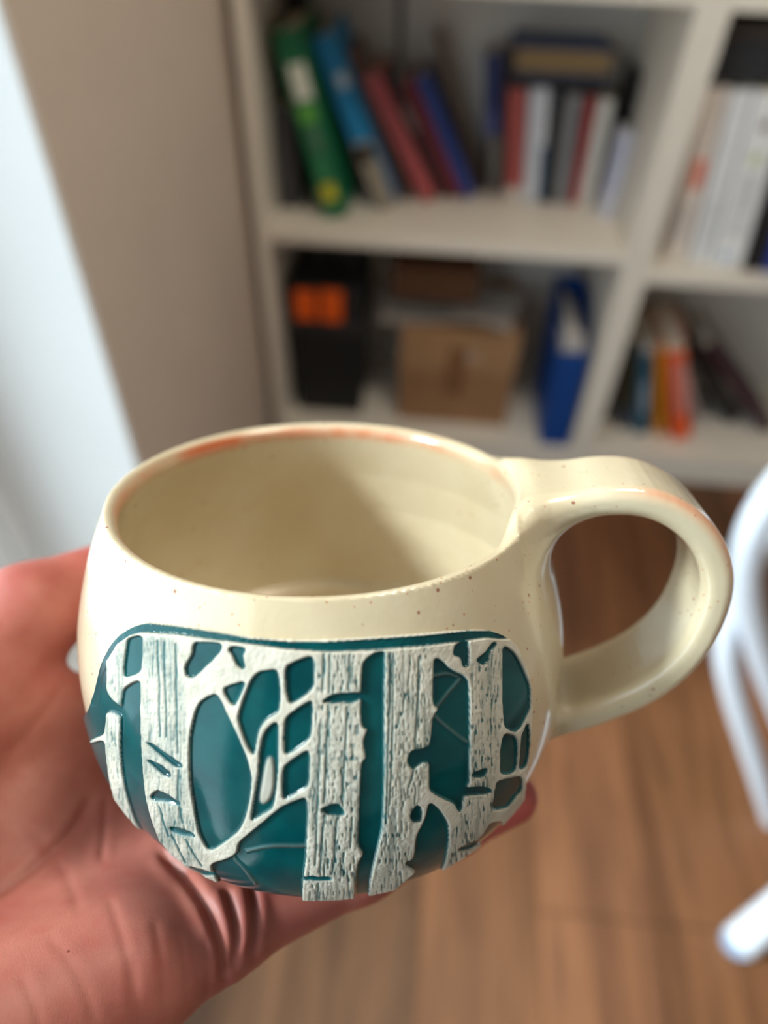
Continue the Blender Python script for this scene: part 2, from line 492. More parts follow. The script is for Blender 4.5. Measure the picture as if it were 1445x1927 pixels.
# ------------------------------------------------------------------ lower left compartment
cs = empty('tool_case', (-.25, 1.64, SB))
tag(cs, 'black case with orange clasp on the bottom shelf', 'case')
box('case_body', (-.09, -.095, 0), (.085, .1, .275), M_black, cs, .008)
box('case_lid', (-.096, -.105, .275), (.092, .106, .385), M_black, cs, .01)
box('ledge', (-.1, -.112, .262), (.096, .11, .284), M_dgrey, cs, .004)
box('clasp', (-.078, -.122, .296), (-.024, -.104, .372), M_orange, cs, .005)
box('clasp', (-.014, -.122, .296), (.04, -.104, .378), M_orange, cs, .005)
tube_mesh('carry_handle', [(-.05, 0, .383), (-.05, 0, .41), (-.03, 0, .425), (.03, 0, .425), (.05, 0, .41), (.05, 0, .383)], .008, 10, M_dgrey, cs)

cb = empty('cardboard_box', (.085, 1.68, SB))
tag(cb, 'brown cardboard box on the bottom shelf beside the blue magazine file', 'box')
box('box_body', (-.148, -.14, 0), (.148, .14, .285), M_card, cb, .003)
box('flap', (-.149, -.1425, .165), (.149, -.1405, .287), simple('pale_cardboard', (164, 126, 90), .85, .06, 18), cb, .0008)
box('flap', (-.149, -.14, .286), (-.003, .14, .289), M_card, cb, .0008)
box('flap', (.003, -.14, .286), (.149, .14, .289), M_card, cb, .0008)
box('packing_tape', (-.025, -.1432, .1), (.02, -.1426, .24), M_tape, cb)
box('shipping_label', (.02, -.1434, .2), (.05, -.1427, .23), simple('faded_label', (172, 150, 132), .8), cb)
def sheet(label, cx_, cy_, z, a, b, rz, seed, mat):
    r = np.random.default_rng(seed)
    n = 9
    bm = bmesh.new()
    ph = r.uniform(0, 6, 4)
    g = [[None] * n for _ in range(n)]
    for i in range(n):
        for j in range(n):
            u, v = i / (n - 1) - .5, j / (n - 1) - .5
            g[i][j] = bm.verts.new((u * a, v * b, .006 + .005 * math.sin(5 * u + ph[0]) * math.cos(4 * v + ph[1])))
    for i in range(n - 1):
        for j in range(n - 1):
            bm.faces.new((g[i][j], g[i + 1][j], g[i + 1][j + 1], g[i][j + 1]))
    bmesh.ops.solidify(bm, geom=list(bm.faces), thickness=.004)
    o = obj('paper_wad', bm, mat)
    o.location = (cx_, cy_, z); o.rotation_euler = (0, 0, R(rz))
    return tag(o, label, 'paper', 'papers on the cardboard box')
sheet('wrinkled white paper under the dark brown box', .02, 1.66, SB + .292, .3, .22, 4, 1, M_paper)
sheet('second white paper lying on the cardboard box, overhanging at right', .15, 1.63, SB + .305, .15, .2, -14, 2, M_paper)
sb = empty('carton', (.012, 1.70, SB + .32))
tag(sb, 'small dark brown carton on papers above the cardboard box', 'box')
box('box_body', (-.105, -.09, 0), (.105, .09, .085), M_card2, sb, .003)
box('flap', (-.106, -.091, .085), (-.002, .091, .088), M_card2, sb, .0008)
box('flap', (.002, -.091, .085), (.106, .091, .088), M_card2, sb, .0008)

mf = empty('magazine_file', (.325, 1.475, SB))
mf.rotation_euler = (0, R(-2), 0)
tag(mf, 'blue magazine file full of papers on the bottom shelf', 'magazine file')
M_blue = simple('blue_cardboard_file', (10, 66, 140), .5, .06, 30)
def side(x0, x1):
    pts = [(0, 0), (.245, 0), (.245, .36), (.15, .36), (0, .285)]
    bm = bmesh.new()
    a = [bm.verts.new((x0, y, z)) for y, z in pts]; b = [bm.verts.new((x1, y, z)) for y, z in pts]
    bm.faces.new(a[::-1]); bm.faces.new(b)
    for i in range(5): bm.faces.new((a[i], a[(i + 1) % 5], b[(i + 1) % 5], b[i]))
    bmesh.ops.recalc_face_normals(bm, faces=bm.faces)
    return bm
obj('side_panel', side(0, .003), M_blue, mf)
obj('side_panel', side(.072, .075), M_blue, mf)
box('front_panel', (.003, 0, 0), (.072, .003, .285), M_blue, mf)
box('back_panel', (.003, .242, 0), (.072, .245, .36), M_blue, mf)
box('base_panel', (.003, .003, 0), (.072, .242, .003), M_blue, mf)
for k in range(5):
    o = box('magazine', (.008 + k * .0125, .01, .004), (.018 + k * .0125, .22, .30 + .012 * ((k * 7) % 4)), M_paper if k % 2 else cm((176, 172, 172)), mf, .0008)

# ------------------------------------------------------------------ white curved chair frame at the right edge
ch = empty('chair', (.72, .55, FLOOR))
tag(ch, 'white curved plastic chair frame at the right edge over the floor', 'chair')
def cpath(*p): return [np.array(q) - np.array((.72, .55, FLOOR)) for q in p]
tube_mesh('leg', cpath((.50, .62, -.28), (.43, .61, -.45), (.395, .60, -.56), (.425, .60, -.68), (.50, .60, -.82), (.60, .595, -.98), (.70, .59, -1.13), (.78, .585, FLOOR + .004)), .019, 14, M_whiteplastic, ch)
tube_mesh('leg', cpath((.47, .66, -.60), (.45, .64, -.72), (.462, .61, -.84), (.52, .59, -.96), (.60, .57, -1.1), (.70, .55, FLOOR + .004)), .017, 14, M_whiteplastic, ch)
tube_mesh('leg', cpath((.572, .335, FLOOR + .03), (.64, .385, -1.2), (.74, .46, -1.09), (.86, .56, -.9), (.95, .62, -.72)), .027, 14, M_whiteplastic, ch)
tube_mesh('foot_cap', cpath((.580, .341, FLOOR + .026), (.585, .345, FLOOR + .004)), .026, 14, simple('grey_blue_rubber', (150, 166, 190), .6), ch)
tube_mesh('top_rail', cpath((.50, .62, -.28), (.56, .64, -.27), (.80, .65, -.27), (.95, .62, -.30), (.98, .62, -.5), (.95, .62, -.72)), .019, 14, M_whiteplastic, ch)
tube_mesh('cross_rail', cpath((.47, .66, -.60), (.6, .68, -.59), (.8, .68, -.6), (.95, .62, -.72)), .015, 12, M_whiteplastic, ch)

# ------------------------------------------------------------------ distance-field meshing
def nets(f, lo, hi, h):
    lo, hi = np.array(lo), np.array(hi)
    n = np.ceil((hi - lo) / h).astype(int) + 1
    ax = [lo[i] + h * np.arange(n[i]) for i in range(3)]
    F = np.empty(n, np.float32)
    for i0 in range(0, n[0], 16):
        X, Y, Z = np.meshgrid(ax[0][i0:i0 + 16], ax[1], ax[2], indexing='ij')
        F[i0:i0 + 16] = f(np.stack([X.ravel(), Y.ravel(), Z.ravel()], 1)).reshape(X.shape)
    S = F < 0
    cnt = np.zeros(n - 1, np.int32)
    for a in (0, 1):
        for b in (0, 1):
            for c in (0, 1):
                cnt += S[a:n[0] - 1 + a, b:n[1] - 1 + b, c:n[2] - 1 + c]
    act = (cnt > 0) & (cnt < 8)
    idx = -np.ones(n - 1, np.int64)
    cells = np.argwhere(act)
    idx[act] = np.arange(len(cells))
    P = lo + (cells + .5) * h
    # move to the surface by Newton steps
    e = h * .25
    def grad(P):
        G = np.empty_like(P)
        for k in range(3):
            d = np.zeros(3); d[k] = e
            G[:, k] = (f(P + d) - f(P - d)) / (2 * e)
        return G
    for _ in range(4):
        G = grad(P)
        v = f(P)
        st = -v[:, None] * G / np.maximum((G * G).sum(1), .05)[:, None]
        ln = np.linalg.norm(st, axis=1)
        st *= np.minimum(1, .6 * h / np.maximum(ln, 1e-12))[:, None]
        P = P + st
    N = grad(P)
    N /= np.maximum(np.linalg.norm(N, axis=1), 1e-9)[:, None]
    faces = []
    for k in range(3):
        sl0 = [slice(None)] * 3; sl1 = [slice(None)] * 3
        sl0[k] = slice(0, -1); sl1[k] = slice(1, None)
        A, B = S[tuple(sl0)], S[tuple(sl1)]
        for flip, m in ((False, A & ~B), (True, ~A & B)):
            q = np.argwhere(m)
            i, j = (k + 1) % 3, (k + 2) % 3
            ok = (q[:, i] > 0) & (q[:, j] > 0) & (q[:, i] < n[i] - 1) & (q[:, j] < n[j] - 1)
            q = q[ok]
            def c(di, dj):
                r = q.copy(); r[:, i] += di; r[:, j] += dj
                return idx[r[:, 0], r[:, 1], r[:, 2]]
            fc = np.stack([c(-1, -1), c(0, -1), c(0, 0), c(-1, 0)], 1)
            if flip: fc = fc[:, ::-1]
            faces.append(fc)
    Fc = np.concatenate(faces)
    return P, N, Fc[(Fc >= 0).all(1)]

def np_mesh(name, P, Fc, N=None, attrs=None):
    """mesh of quads from arrays, unused vertices dropped"""
    used = np.unique(Fc)
    mp = -np.ones(len(P), np.int64)
    mp[used] = np.arange(len(used))
    P2, F2 = P[used], mp[Fc]
    me = bpy.data.meshes.new(name)
    me.vertices.add(len(P2))
    me.vertices.foreach_set('co', P2.astype(np.float32).ravel())
    me.loops.add(F2.size)
    me.loops.foreach_set('vertex_index', F2.astype(np.int32).ravel())
    me.polygons.add(len(F2))
    me.polygons.foreach_set('loop_start', np.arange(0, F2.size, 4, dtype=np.int32))
    me.polygons.foreach_set('use_smooth', np.ones(len(F2), bool))
    me.update(calc_edges=True)
    me.validate()
    if attrs:
        for k, v in attrs.items():
            a = me.attributes.new(k, 'FLOAT', 'POINT')
            a.data.foreach_set('value', v[used].astype(np.float32))
    if N is not None and len(me.vertices) == len(used):
        me.normals_split_custom_set_from_vertices(N[used].tolist())
    return me

def smin(a, b, k):
    h = np.maximum(k - np.abs(a - b), 0) / k
    return np.minimum(a, b) - h * h * k * .25
def smax(a, b, k): return -smin(-a, -b, k)

def cspline(x, y, xs):
    x = np.asarray(x, float); y = np.asarray(y, float); n = len(x); h = np.diff(x)
    A = np.zeros((n, n)); b = np.zeros(n); A[0, 0] = A[-1, -1] = 1
    for i in range(1, n - 1):
        A[i, i - 1] = h[i - 1]; A[i, i] = 2 * (h[i - 1] + h[i]); A[i, i + 1] = h[i]
        b[i] = 6 * ((y[i + 1] - y[i]) / h[i] - (y[i] - y[i - 1]) / h[i - 1])
    m = np.linalg.solve(A, b)
    i = np.clip(np.searchsorted(x, xs) - 1, 0, n - 2); t = xs - x[i]
    return y[i] + t * ((y[i + 1] - y[i]) / h[i] - h[i] * (2 * m[i] + m[i + 1]) / 6) + t * t * m[i] / 2 + t ** 3 * (m[i + 1] - m[i]) / (6 * h[i])

# ------------------------------------------------------------------ the mug
MBASE = np.array([-0.0174104, 0.085592, -0.1765735])
MAX_ = np.array([[0.9990753973231311, 0.0, 0.04299244658806657],
                 [0.01470341673311877, 0.939699952112375, -0.34168378588451087],
                 [-0.0404, 0.342, 0.9388311030211983]])     # rows: the mug's own x (handle), y, z in the world
HT = .074
hk = np.array([0, .006, .016, .028, .040, .050, .060, .068, .074])
rk = np.array([.0458, .0486, .0522, .0552, .0560, .0553, .0523, .0463, .0372])
def rad_at_h(h): return cspline(hk, rk, np.clip(h, 0, HT))
def shear(h): return np.stack([.0175 * h, -.021 * h], -1)   # the thrown pot leans a little

def poly_dist(P, poly):
    d = np.full(len(P), 1e9); ins = np.zeros(len(P), bool)
    q = np.roll(poly, -1, 0)
    for a, b in zip(poly, q):
        ab = b - a
        t = np.clip(((P - a) @ ab) / max(ab @ ab, 1e-18), 0, 1)
        d = np.minimum(d, np.hypot(*(P - a - t[:, None] * ab).T))
        c = (a[1] > P[:, 1]) != (b[1] > P[:, 1])
        with np.errstate(divide='ignore', invalid='ignore'):
            xi = a[0] + (P[:, 1] - a[1]) * (b[0] - a[0]) / (b[1] - a[1])
        ins ^= c & (P[:, 0] < xi)
    return np.where(ins, -d, d)

hs = np.linspace(.0, HT, 70)
outer = np.concatenate([[(-.02, HT)], np.stack([rad_at_h(hs), HT - hs], 1), [(.030, -.0005), (-.02, .0005)]])
hi_ = np.linspace(-.012, .0665, 60)
ri = np.interp(hi_, hk, rk) - np.interp(hi_, [0, .006, .03], [.0036, .0046, .0052])
ri = np.where(hi_ > .054, np.minimum(ri, .0462 - (np.clip(hi_ - .054, 0, 1) / .0125) ** 2.2 * .016), ri)
inner = np.concatenate([[(-.02, HT + .012)], np.stack([ri, HT - hi_], 1), [(-.02, .0073)]])
gr, gz = np.arange(-.004, .104, .0006), np.arange(-.012, .094, .0006)
GP = np.stack([a.ravel() for a in np.meshgrid(gr, gz, indexing='ij')], 1)
T_out = poly_dist(GP, outer).reshape(len(gr), len(gz))
T_in = poly_dist(GP, inner).reshape(len(gr), len(gz))
def look(T, r, z):
    a = np.clip((r - gr[0]) / .0006, 0, len(gr) - 1.001); b = np.clip((z - gz[0]) / .0006, 0, len(gz) - 1.001)
    i, j = a.astype(int), b.astype(int); a, b = a - i, b - j
    return (T[i, j] * (1 - a) + T[i + 1, j] * a) * (1 - b) + (T[i, j + 1] * (1 - a) + T[i + 1, j + 1] * a) * b

hpath = smooth_poly(np.array([(42, 73.2), (48, 74.6), (54, 76.4), (60, 78.0), (67.5, 78.2), (74.8, 75.5), (81.3, 70), (85.4, 62), (86, 53), (83.6, 41.5), (77.2, 32), (68.8, 25.6), (60, 20.8), (52, 18.5)]) / 1000, 2, False)
hw = np.interp(np.linspace(0, 1, len(hpath)), [0, .10, .22, .5, .75, .9, 1], [.0150, .0118, .0108, .0107, .0110, .0112, .0112])
hth = np.interp(np.linspace(0, 1, len(hpath)), [0, .12, .3, .6, .9, 1], [.0034, .0032, .0032, .0034, .0036, .0042])
def sd_handle(P):
    q = P[:, [0, 2]]
    best = np.full(len(P), 1e9); W = np.full(len(P), .011); TH = np.full(len(P), .0034)
    for i in range(len(hpath) - 1):
        a, b = hpath[i], hpath[i + 1]; ab = b - a
        t = np.clip(((q - a) @ ab) / (ab @ ab), 0, 1)
        d = np.hypot(*(q - a - t[:, None] * ab).T)
        m = d < best
        best = np.where(m, d, best)
        W = np.where(m, hw[i] + t * (hw[i + 1] - hw[i]), W)
        TH = np.where(m, hth[i] + t * (hth[i + 1] - hth[i]), TH)
    rr = .0028
    qx, qy = best - TH + rr, np.abs(P[:, 1]) - W + rr
    return np.hypot(np.maximum(qx, 0), np.maximum(qy, 0)) + np.minimum(np.maximum(qx, qy), 0) - rr
def mug_parts(P):
    h = HT - P[:, 2]
    s = shear(np.clip(h, 0, HT))
    r = np.hypot(P[:, 0] - s[:, 0], P[:, 1] - s[:, 1])
    return look(T_out, r, P[:, 2]), look(T_in, r, P[:, 2])
def sd_mug(P):
    o, i = mug_parts(P)
    far = P[:, 0] > .030
    d = o.copy()
    if far.any():
        d[far] = smin(o[far], sd_handle(P[far]), np.interp(P[far][:, 2], [.030, .058], [.0055, .0125]))
    return smax(d, -i, .0042)

def glaze_mat():
    m, nt, b = nmat('cream_stoneware_glaze')
    tc = node(nt, 'ShaderNodeTexCoord')
    co = tc.outputs['Object']
    sx = node(nt, 'ShaderNodeSeparateXYZ'); nt.links.new(co, sx.inputs[0])
    n1 = node(nt, 'ShaderNodeTexNoise', Scale=38.0, Detail=3.0); nt.links.new(co, n1.inputs['Vector'])
    base = ramp(nt, n1.outputs['Fac'], [(.3, lin((198, 181, 149))), (.7, lin((209, 196, 168)))]).outputs[0]
    # iron speckles
    sp = []
    for sc_, th, sd in ((340.0, .085, 0.0), (700.0, .13, 3.0)):
        mp = node(nt, 'ShaderNodeMapping'); mp.inputs['Location'].default_value = (sd, sd, sd); nt.links.new(co, mp.inputs[0])
        v = node(nt, 'ShaderNodeTexVoronoi', Scale=sc_); nt.links.new(mp.outputs[0], v.inputs['Vector'])
        near = ramp(nt, v.outputs['Distance'], [(th, (1, 1, 1)), (th + .07, (0, 0, 0))]).outputs[0]
        sc2 = node(nt, 'ShaderNodeSeparateColor'); nt.links.new(v.outputs['Color'], sc2.inputs[0])
        pick = mathn(nt, 'GREATER_THAN', sc2.outputs[0], .80)
        sp.append(mathn(nt, 'MULTIPLY', near, pick))
    c1 = mix(nt, mathn(nt, 'MULTIPLY', sp[0], .85), base, lin((132, 50, 24)))
    c1 = mix(nt, mathn(nt, 'MULTIPLY', sp[1], .6), c1, lin((176, 88, 48)))
    # rust bloom where the glaze breaks over the lip and the strap edges
    n2 = node(nt, 'ShaderNodeTexNoise', Scale=46.0, Detail=4.0); nt.links.new(co, n2.inputs['Vector'])
    at = node(nt, 'ShaderNodeAttribute', attribute_name='lip')
    f = mathn(nt, 'MULTIPLY', at.outputs['Fac'], ramp(nt, n2.outputs['Fac'], [(.38, (0.35, 0.35, 0.35)), (.54, (1, 1, 1))]).outputs[0])
    c2 = mix(nt, f, c1, lin((204, 98, 40)))
    nt.links.new(c2, b.inputs['Base Color'])
    b.inputs['Roughness'].default_value = .2
    b.inputs['Coat Weight'].default_value = .6
    b.inputs['Coat Roughness'].default_value = .07
    b.inputs['Specular IOR Level'].default_value = .55
    n3 = node(nt, 'ShaderNodeTexNoise', Scale=900.0, Detail=2.0); nt.links.new(co, n3.inputs['Vector'])
    n4 = node(nt, 'ShaderNodeTexNoise', Scale=60.0, Detail=2.0); nt.links.new(co, n4.inputs['Vector'])
    hgt = mathn(nt, 'MULTIPLY_ADD', n4.outputs['Fac'], 6.0, n3.outputs['Fac'])
    bp = node(nt, 'ShaderNodeBump', Strength=.16, Distance=.0003)
    nt.links.new(hgt, bp.inputs['Height']); nt.links.new(bp.outputs[0], b.inputs['Normal'])
    return m
M_glaze = glaze_mat()

mug = empty('mug')
tag(mug, 'cream stoneware mug with a teal birch-forest relief, held in the hand', 'mug')
mw = np.eye(4); mw[:3, :3] = MAX_.T; mw[:3, 3] = MBASE
mug.matrix_world = Matrix(mw.tolist())

P, N, Fc = nets(sd_mug, (-.0605, -.0605, -.004), (.0935, .0605, .0855), .0008)
o_, i_ = mug_parts(P)
hd = np.where(P[:, 0] > .03, sd_handle(P), 1.0)
az = np.arctan2(P[:, 1], P[:, 0])
rr_ = np.hypot(P[:, 0], P[:, 1])
lip = np.clip(1.3 - np.abs(i_ - .0003) / .0015, 0, 1) * np.clip(1.3 - np.abs(P[:, 2] - .0722) / .0024, 0, 1)
lipaz = .5 + 1.3 * np.clip(1 - np.abs(((az - 1.78 + np.pi) % (2 * np.pi)) - np.pi) / 1.1, 0, 1) * 1.3   # strongest on the far left of the rim
lip = lip * np.clip(lipaz, 0, 1)
edge = np.clip(1 - np.abs(np.abs(P[:, 1]) - .0097) / .0022, 0, 1) * np.clip((P[:, 0] - .058) / .01, 0, 1) * np.clip(1 - hd / .0006, 0, 1)
outw = np.clip((N[:, 0] * (P[:, 0] - .066) + N[:, 2] * (P[:, 2] - .05)) / .03, 0, 1)
lip = np.maximum(lip, edge * outw * .75)
cent = P[Fc].mean(1)
co_, _ = mug_parts(cent)
chd = np.where(cent[:, 0] > .03, sd_handle(cent), 1.0)
isH = (chd < co_) & (cent[:, 0] > .035)
obj('body', np_mesh('body', P, Fc[~isH], N, {'lip': lip}), M_glaze, mug)
obj('handle', np_mesh('handle', P, Fc[isH], N, {'lip': lip}), M_glaze, mug)

# ------------------------------------------------------------------ relief slab: birch trunks, branches and teal hollows
RX0, RY0_, RW, RH = 130, 1140, 930, 600         # drawing window of the slab artwork
def A1(*p): return [(150 + x / 3.211, 1150 + y / 3.211) for x, y in p]
def A2(*p): return [(560 + x / 3.0104, 1150 + y / 3.0104) for x, y in p]
hollows = [
 A1((165,300),(160,480),(200,540),(250,575),(258,640),(215,612),(160,605),(150,745),(75,772),(40,805),(-120,870),(-120,400),(60,300),(140,270)),
 A1((75,800),(150,778),(160,900),(178,1040),(215,1160),(60,1160),(-120,1000),(-120,800),(40,785)),
 A1((295,165),(385,140),(375,370),(265,405),(280,270)),
 A1((370,408),(365,600),(370,780),(380,960),(393,1100),(425,1240),(480,1390),(570,1490),(640,1540),(560,1530),(500,1480),(420,1400),(335,1260),(285,1100),(258,950),(248,800),(255,600),(264,468)),
 A1((690,185),(865,190),(850,250),(690,405),(645,395),(640,330),(685,260)),
 A1((895,235),(925,210),(1010,225),(985,260),(1000,350),(975,350),(945,310),(925,260)),
 A1((862,465),(1005,420),(985,480),(935,580),(910,550)),
 A1((825,500),(850,530),(900,640),(960,760),(1010,880),(1040,1000),(1030,1130),(1000,1250),(960,1330),(880,1390),(800,1445),(770,1430),(720,1330),(690,1150),(672,1050),(665,900),(670,750),(700,610),(730,550),(780,515)),
 A1((1190,350),(1205,400),(1215,500),(1205,610),(1130,650),(1085,710),(1065,800),(1055,880),(1010,800),(960,660),(965,610),(1000,510),(1040,410),(1085,365)),
 A1((1200,665),(1200,900),(1190,1050),(1170,1190),(1080,1240),(1035,1275),(1050,1180),(1080,1000),(1090,850),(1110,750),(1150,690)),
 A1((1415,260),(1420,440),(1390,490),(1270,570),(1250,480),(1240,330)),
 A1((1410,530),(1400,770),(1240,880),(1235,760),(1245,640),(1330,580)),
 A1((1390,830),(1385,1060),(1320,1090),(1225,1150),(1230,940),(1310,880)),
 A1((1375,1115),(1375,1300),(1365,1500),(1345,1640),(1345,1800),(1150,1800),(900,1720),(780,1530),(900,1495),(955,1460),(960,1400),(1080,1300),(1220,1180)),
 A1((385,780),(450,810),(620,925),(620,950),(580,940),(480,860)),
 A1((390,890),(500,930),(550,980),(550,1010),(510,990),(440,930)),
 A1((425,1120),(470,1080),(540,1110),(610,1165),(600,1178),(520,1145),(450,1145)),
 A1((535,1303),(640,1318),(715,1365),(640,1357),(560,1332)),
 A1((630,1535),(750,1565),(830,1588),(760,1597)),
 A2((125,520),(200,470),(355,460),(365,490),(310,520)),
 A2((135,1120),(190,1095),(235,1090),(275,1160),(160,1150)),
 A2((30,1503),(200,1508),(195,1527),(40,1522)),
 A2((370,290),(430,235),(495,220),(490,400),(488,700),(490,1000),(480,1220),(450,1350),(410,1520),(385,1700),(320,1700),(330,1500),(345,1420),(375,1370),(340,1330),(350,1100),(362,860),(390,830),(370,740),(400,660),(365,660),(358,520),(362,380)),
 A2((890,185),(965,160),(970,320),(935,315),(925,260),(880,250)),
 A2((1005,280),(1060,240),(1110,170),(1130,190),(1085,240),(1080,290),(1050,305)),
 A2((770,260),(820,285),(860,330),(970,380),(970,740),(970,980),(935,998),(1050,993),(1105,1015),(1060,1037),(935,1042),(930,1120),(915,1145),(890,1090),(820,1060),(745,1020),(745,850),(700,860),(650,900),(620,850),(640,790),(750,770),(765,600),(800,550),(765,530)),
 A2((1080,885),(1060,940),(985,940),(990,915)),
 A2((635,1160),(670,1100),(700,1110),(700,1190),(650,1195)),
 A2((745,1080),(800,1120),(850,1200),(855,1300),(835,1420),(800,1490),(760,1580),(600,1640),(560,1570),(680,1470),(600,1430),(660,1400),(670,1280),(720,1180)),
 A2((1160,190),(1220,230),(1270,320),(1315,430),(1315,560),(1240,690),(1170,660),(1160,500)),
 A2((1170,690),(1240,710),(1235,910),(1145,930),(1150,760)),
 A2((1265,700),(1310,620),(1310,800),(1290,890),(1250,900)),
 A2((1130,960),(1270,930),(1270,1010),(1225,1060),(1190,1110),(1100,1130),(1115,1020)),
 A2((1090,1200),(1170,1185),(1130,1260),(1040,1325),(1010,1310),(1060,1250)),
 A2((890,1360),(1000,1300),(1030,1310),(960,1350)),
]
ledge = [(186,1300),(182,1330),(172,1330),(175,1290),(188,1236),(213,1195),(240,1179),(262,1172),(330,1179),(400,1190),(470,1202),(555,1209),(620,1208),(700,1203),(800,1196),(880,1188),(925,1187),(965,1203),
         (945,1203),(915,1200),(870,1207),(800,1216),(700,1224),(620,1227),(540,1222),(470,1212),(420,1206),(330,1194),(266,1190),(245,1196),(222,1211),(203,1242),(192,1275)]
slab = [(262,1171),(330,1178),(400,1189),(470,1201),(555,1208),(620,1207),(700,1202),(800,1195),(880,1187),(930,1186),(967,1204),(988,1240),(999,1280),(1003,1330),
        (1000,1390),(994,1440),(987,1490),(987,1760),(120,1760),(120,1400),(165,1340),(178,1290),(190,1238),(215,1197)]
pale = A1((1160,850),(1180,1000),(1160,1140),(1095,1175),(1085,1140),(1110,1000),(1130,900))
trunks = [A1((170,250),(290,170),(265,420),(250,700),(258,950),(330,1260),(420,1420),(300,1350),(180,1050),(155,700)),
          A1((390,150),(600,165),(640,300),(640,900),(660,1150),(760,1480),(640,1560),(480,1380),(400,1100),(370,700)),
          A2((100,240),(360,240),(355,700),(345,1200),(330,1640),(60,1640),(40,1200),(90,700)),
          A2((500,230),(750,200),(750,760),(680,1100),(600,1560),(400,1620),(480,1230),(490,700)),
          A2((980,300),(1150,200),(1155,700),(1100,1150),(960,1400),(830,1480),(880,1250),(975,1000))]
grooves = [A2((150,240),(146,350),(142,460)), A2((185,240),(182,350),(178,462)), A2((296,245),(294,350),(288,440)),
           A2((176,530),(165,800),(150,1085)), A2((282,540),(270,800),(250,1080)), A2((130,640),(118,1000),(100,1440)), A2((225,1170),(215,1300),(195,1490)),
           A2((118,1540),(112,1600),(110,1640)), A2((310,1170),(305,1250),(300,1340)), A2((525,235),(522,500),(505,900),(500,1200)), A2((690,260),(680,500),(660,900),(630,1000)),
           A2((545,240),(540,560),(520,1100)), A2((150,1170),(140,1300),(125,1480)),
           A1((470,180),(480,500),(485,760)), A1((510,190),(520,600),(520,760)), A1((575,200),(585,500),(590,860)), A1((600,960),(590,1100),(620,1280)), A1((640,1380),(680,1460),(740,1540)),
           A1((560,1350),(600,1450),(640,1520)), A1((480,1180),(500,1260),(540,1360))]
threads = [A2((920,385),(860,450),(790,545)), A2((780,600),(870,680),(962,742)), A2((770,370),(850,350),(905,372)), A1((1010,1450),(1150,1415),(1360,1420)), A1((1060,1640),(990,1550),(930,1490))]
YY, XX = np.mgrid[0:RH, 0:RW]
def fill(poly):
    p = np.asarray(poly, float) - (RX0, RY0_) - .0
    m = np.zeros((RH, RW), bool)
    x0, x1 = int(max(0, p[:, 0].min() - 1)), int(min(RW, p[:, 0].max() + 2)); y0, y1 = int(max(0, p[:, 1].min() - 1)), int(min(RH, p[:, 1].max() + 2))
    if x1 <= x0 or y1 <= y0: return m
    X, Y = XX[y0:y1, x0:x1], YY[y0:y1, x0:x1]
    ins = np.zeros(X.shape, bool)
    for a, b in zip(p, np.roll(p, -1, 0)):
        if a[1] == b[1]: continue
        ins ^= ((a[1] > Y) != (b[1] > Y)) & (X < a[0] + (Y - a[1]) * (b[0] - a[0]) / (b[1] - a[1]))
    m[y0:y1, x0:x1] = ins
    return m
def blur(a, s):
    r = int(3 * s) + 1
    k = np.exp(-.5 * (np.arange(-r, r + 1) / s) ** 2); k /= k.sum()
    a = np.pad(a.astype(float), r, mode='edge')
    a = sum(w_ * a[:, i:a.shape[1] - 2 * r + i] for i, w_ in enumerate(k))
    return sum(w_ * a[i:a.shape[0] - 2 * r + i] for i, w_ in enumerate(k))
def linefield(lines, sig):
    out = np.zeros((RH, RW))
    for ln in lines:
        p = smooth_poly(np.asarray(ln, float), 2, False) - (RX0, RY0_)
        p = p + np.stack([np.convolve(rng.normal(0, .9, len(p)), [.3, .4, .3], 'same'), np.zeros(len(p))], 1)
        for a, b in zip(p[:-1], p[1:]):
            x0, x1 = int(max(0, min(a[0], b[0]) - 9)), int(min(RW, max(a[0], b[0]) + 10)); y0, y1 = int(max(0, min(a[1], b[1]) - 9)), int(min(RH, max(a[1], b[1]) + 10))
            if x1 <= x0 or y1 <= y0: continue
            X, Y = XX[y0:y1, x0:x1], YY[y0:y1, x0:x1]; ab = b - a
            t = np.clip(((X - a[0]) * ab[0] + (Y - a[1]) * ab[1]) / max(ab @ ab, 1e-9), 0, 1)
            d2 = (X - a[0] - t * ab[0]) ** 2 + (Y - a[1] - t * ab[1]) ** 2
            out[y0:y1, x0:x1] = np.maximum(out[y0:y1, x0:x1], np.exp(-.5 * d2 / sig ** 2))
    return out
def noise2(cw, chh):
    ny, nx = int(RH / chh) + 3, int(RW / cw) + 3
    g = rng.random((ny, nx))
    y, x = YY / chh, XX / cw
    j, i = y.astype(int), x.astype(int); fy, fx = y - j, x - i
    fy = fy * fy * (3 - 2 * fy); fx = fx * fx * (3 - 2 * fx)
    return (g[j, i] * (1 - fx) + g[j, i + 1] * fx) * (1 - fy) + (g[j + 1, i] * (1 - fx) + g[j + 1, i + 1] * fx) * fy
def sstep(a, lo, hi):
    t = np.clip((a - lo) / (hi - lo), 0, 1)
    return t * t * (3 - 2 * t)
teal = np.zeros((RH, RW), bool)
for p in hollows: teal |= fill(smooth_poly(smooth_poly(p, 1, True, .14), 1, True, .25))
wob = (noise2(9, 9) - .5) * .55
tb = sstep(blur(teal, 2.0) + wob * .16, .14, .58)
th_ = sstep(blur(teal, 2.8) + wob * .12, .10, .80)
tl = sstep(blur(fill(ledge), 1.6), .25, .7)
thr = linefield(threads, 2.2)
pl_ = sstep(blur(fill(smooth_poly(pale, 2)), 5), .2, .8)
slabm = blur(fill(smooth_poly(slab, 2)), 2.2)
tr = blur(np.any([fill(p) for p in trunks], 0), 4)
rightness = sstep(XX + RX0, 420, 640)
grain = sstep(noise2(1.8, 12), .65, .86) * (.45 + .55 * rightness)
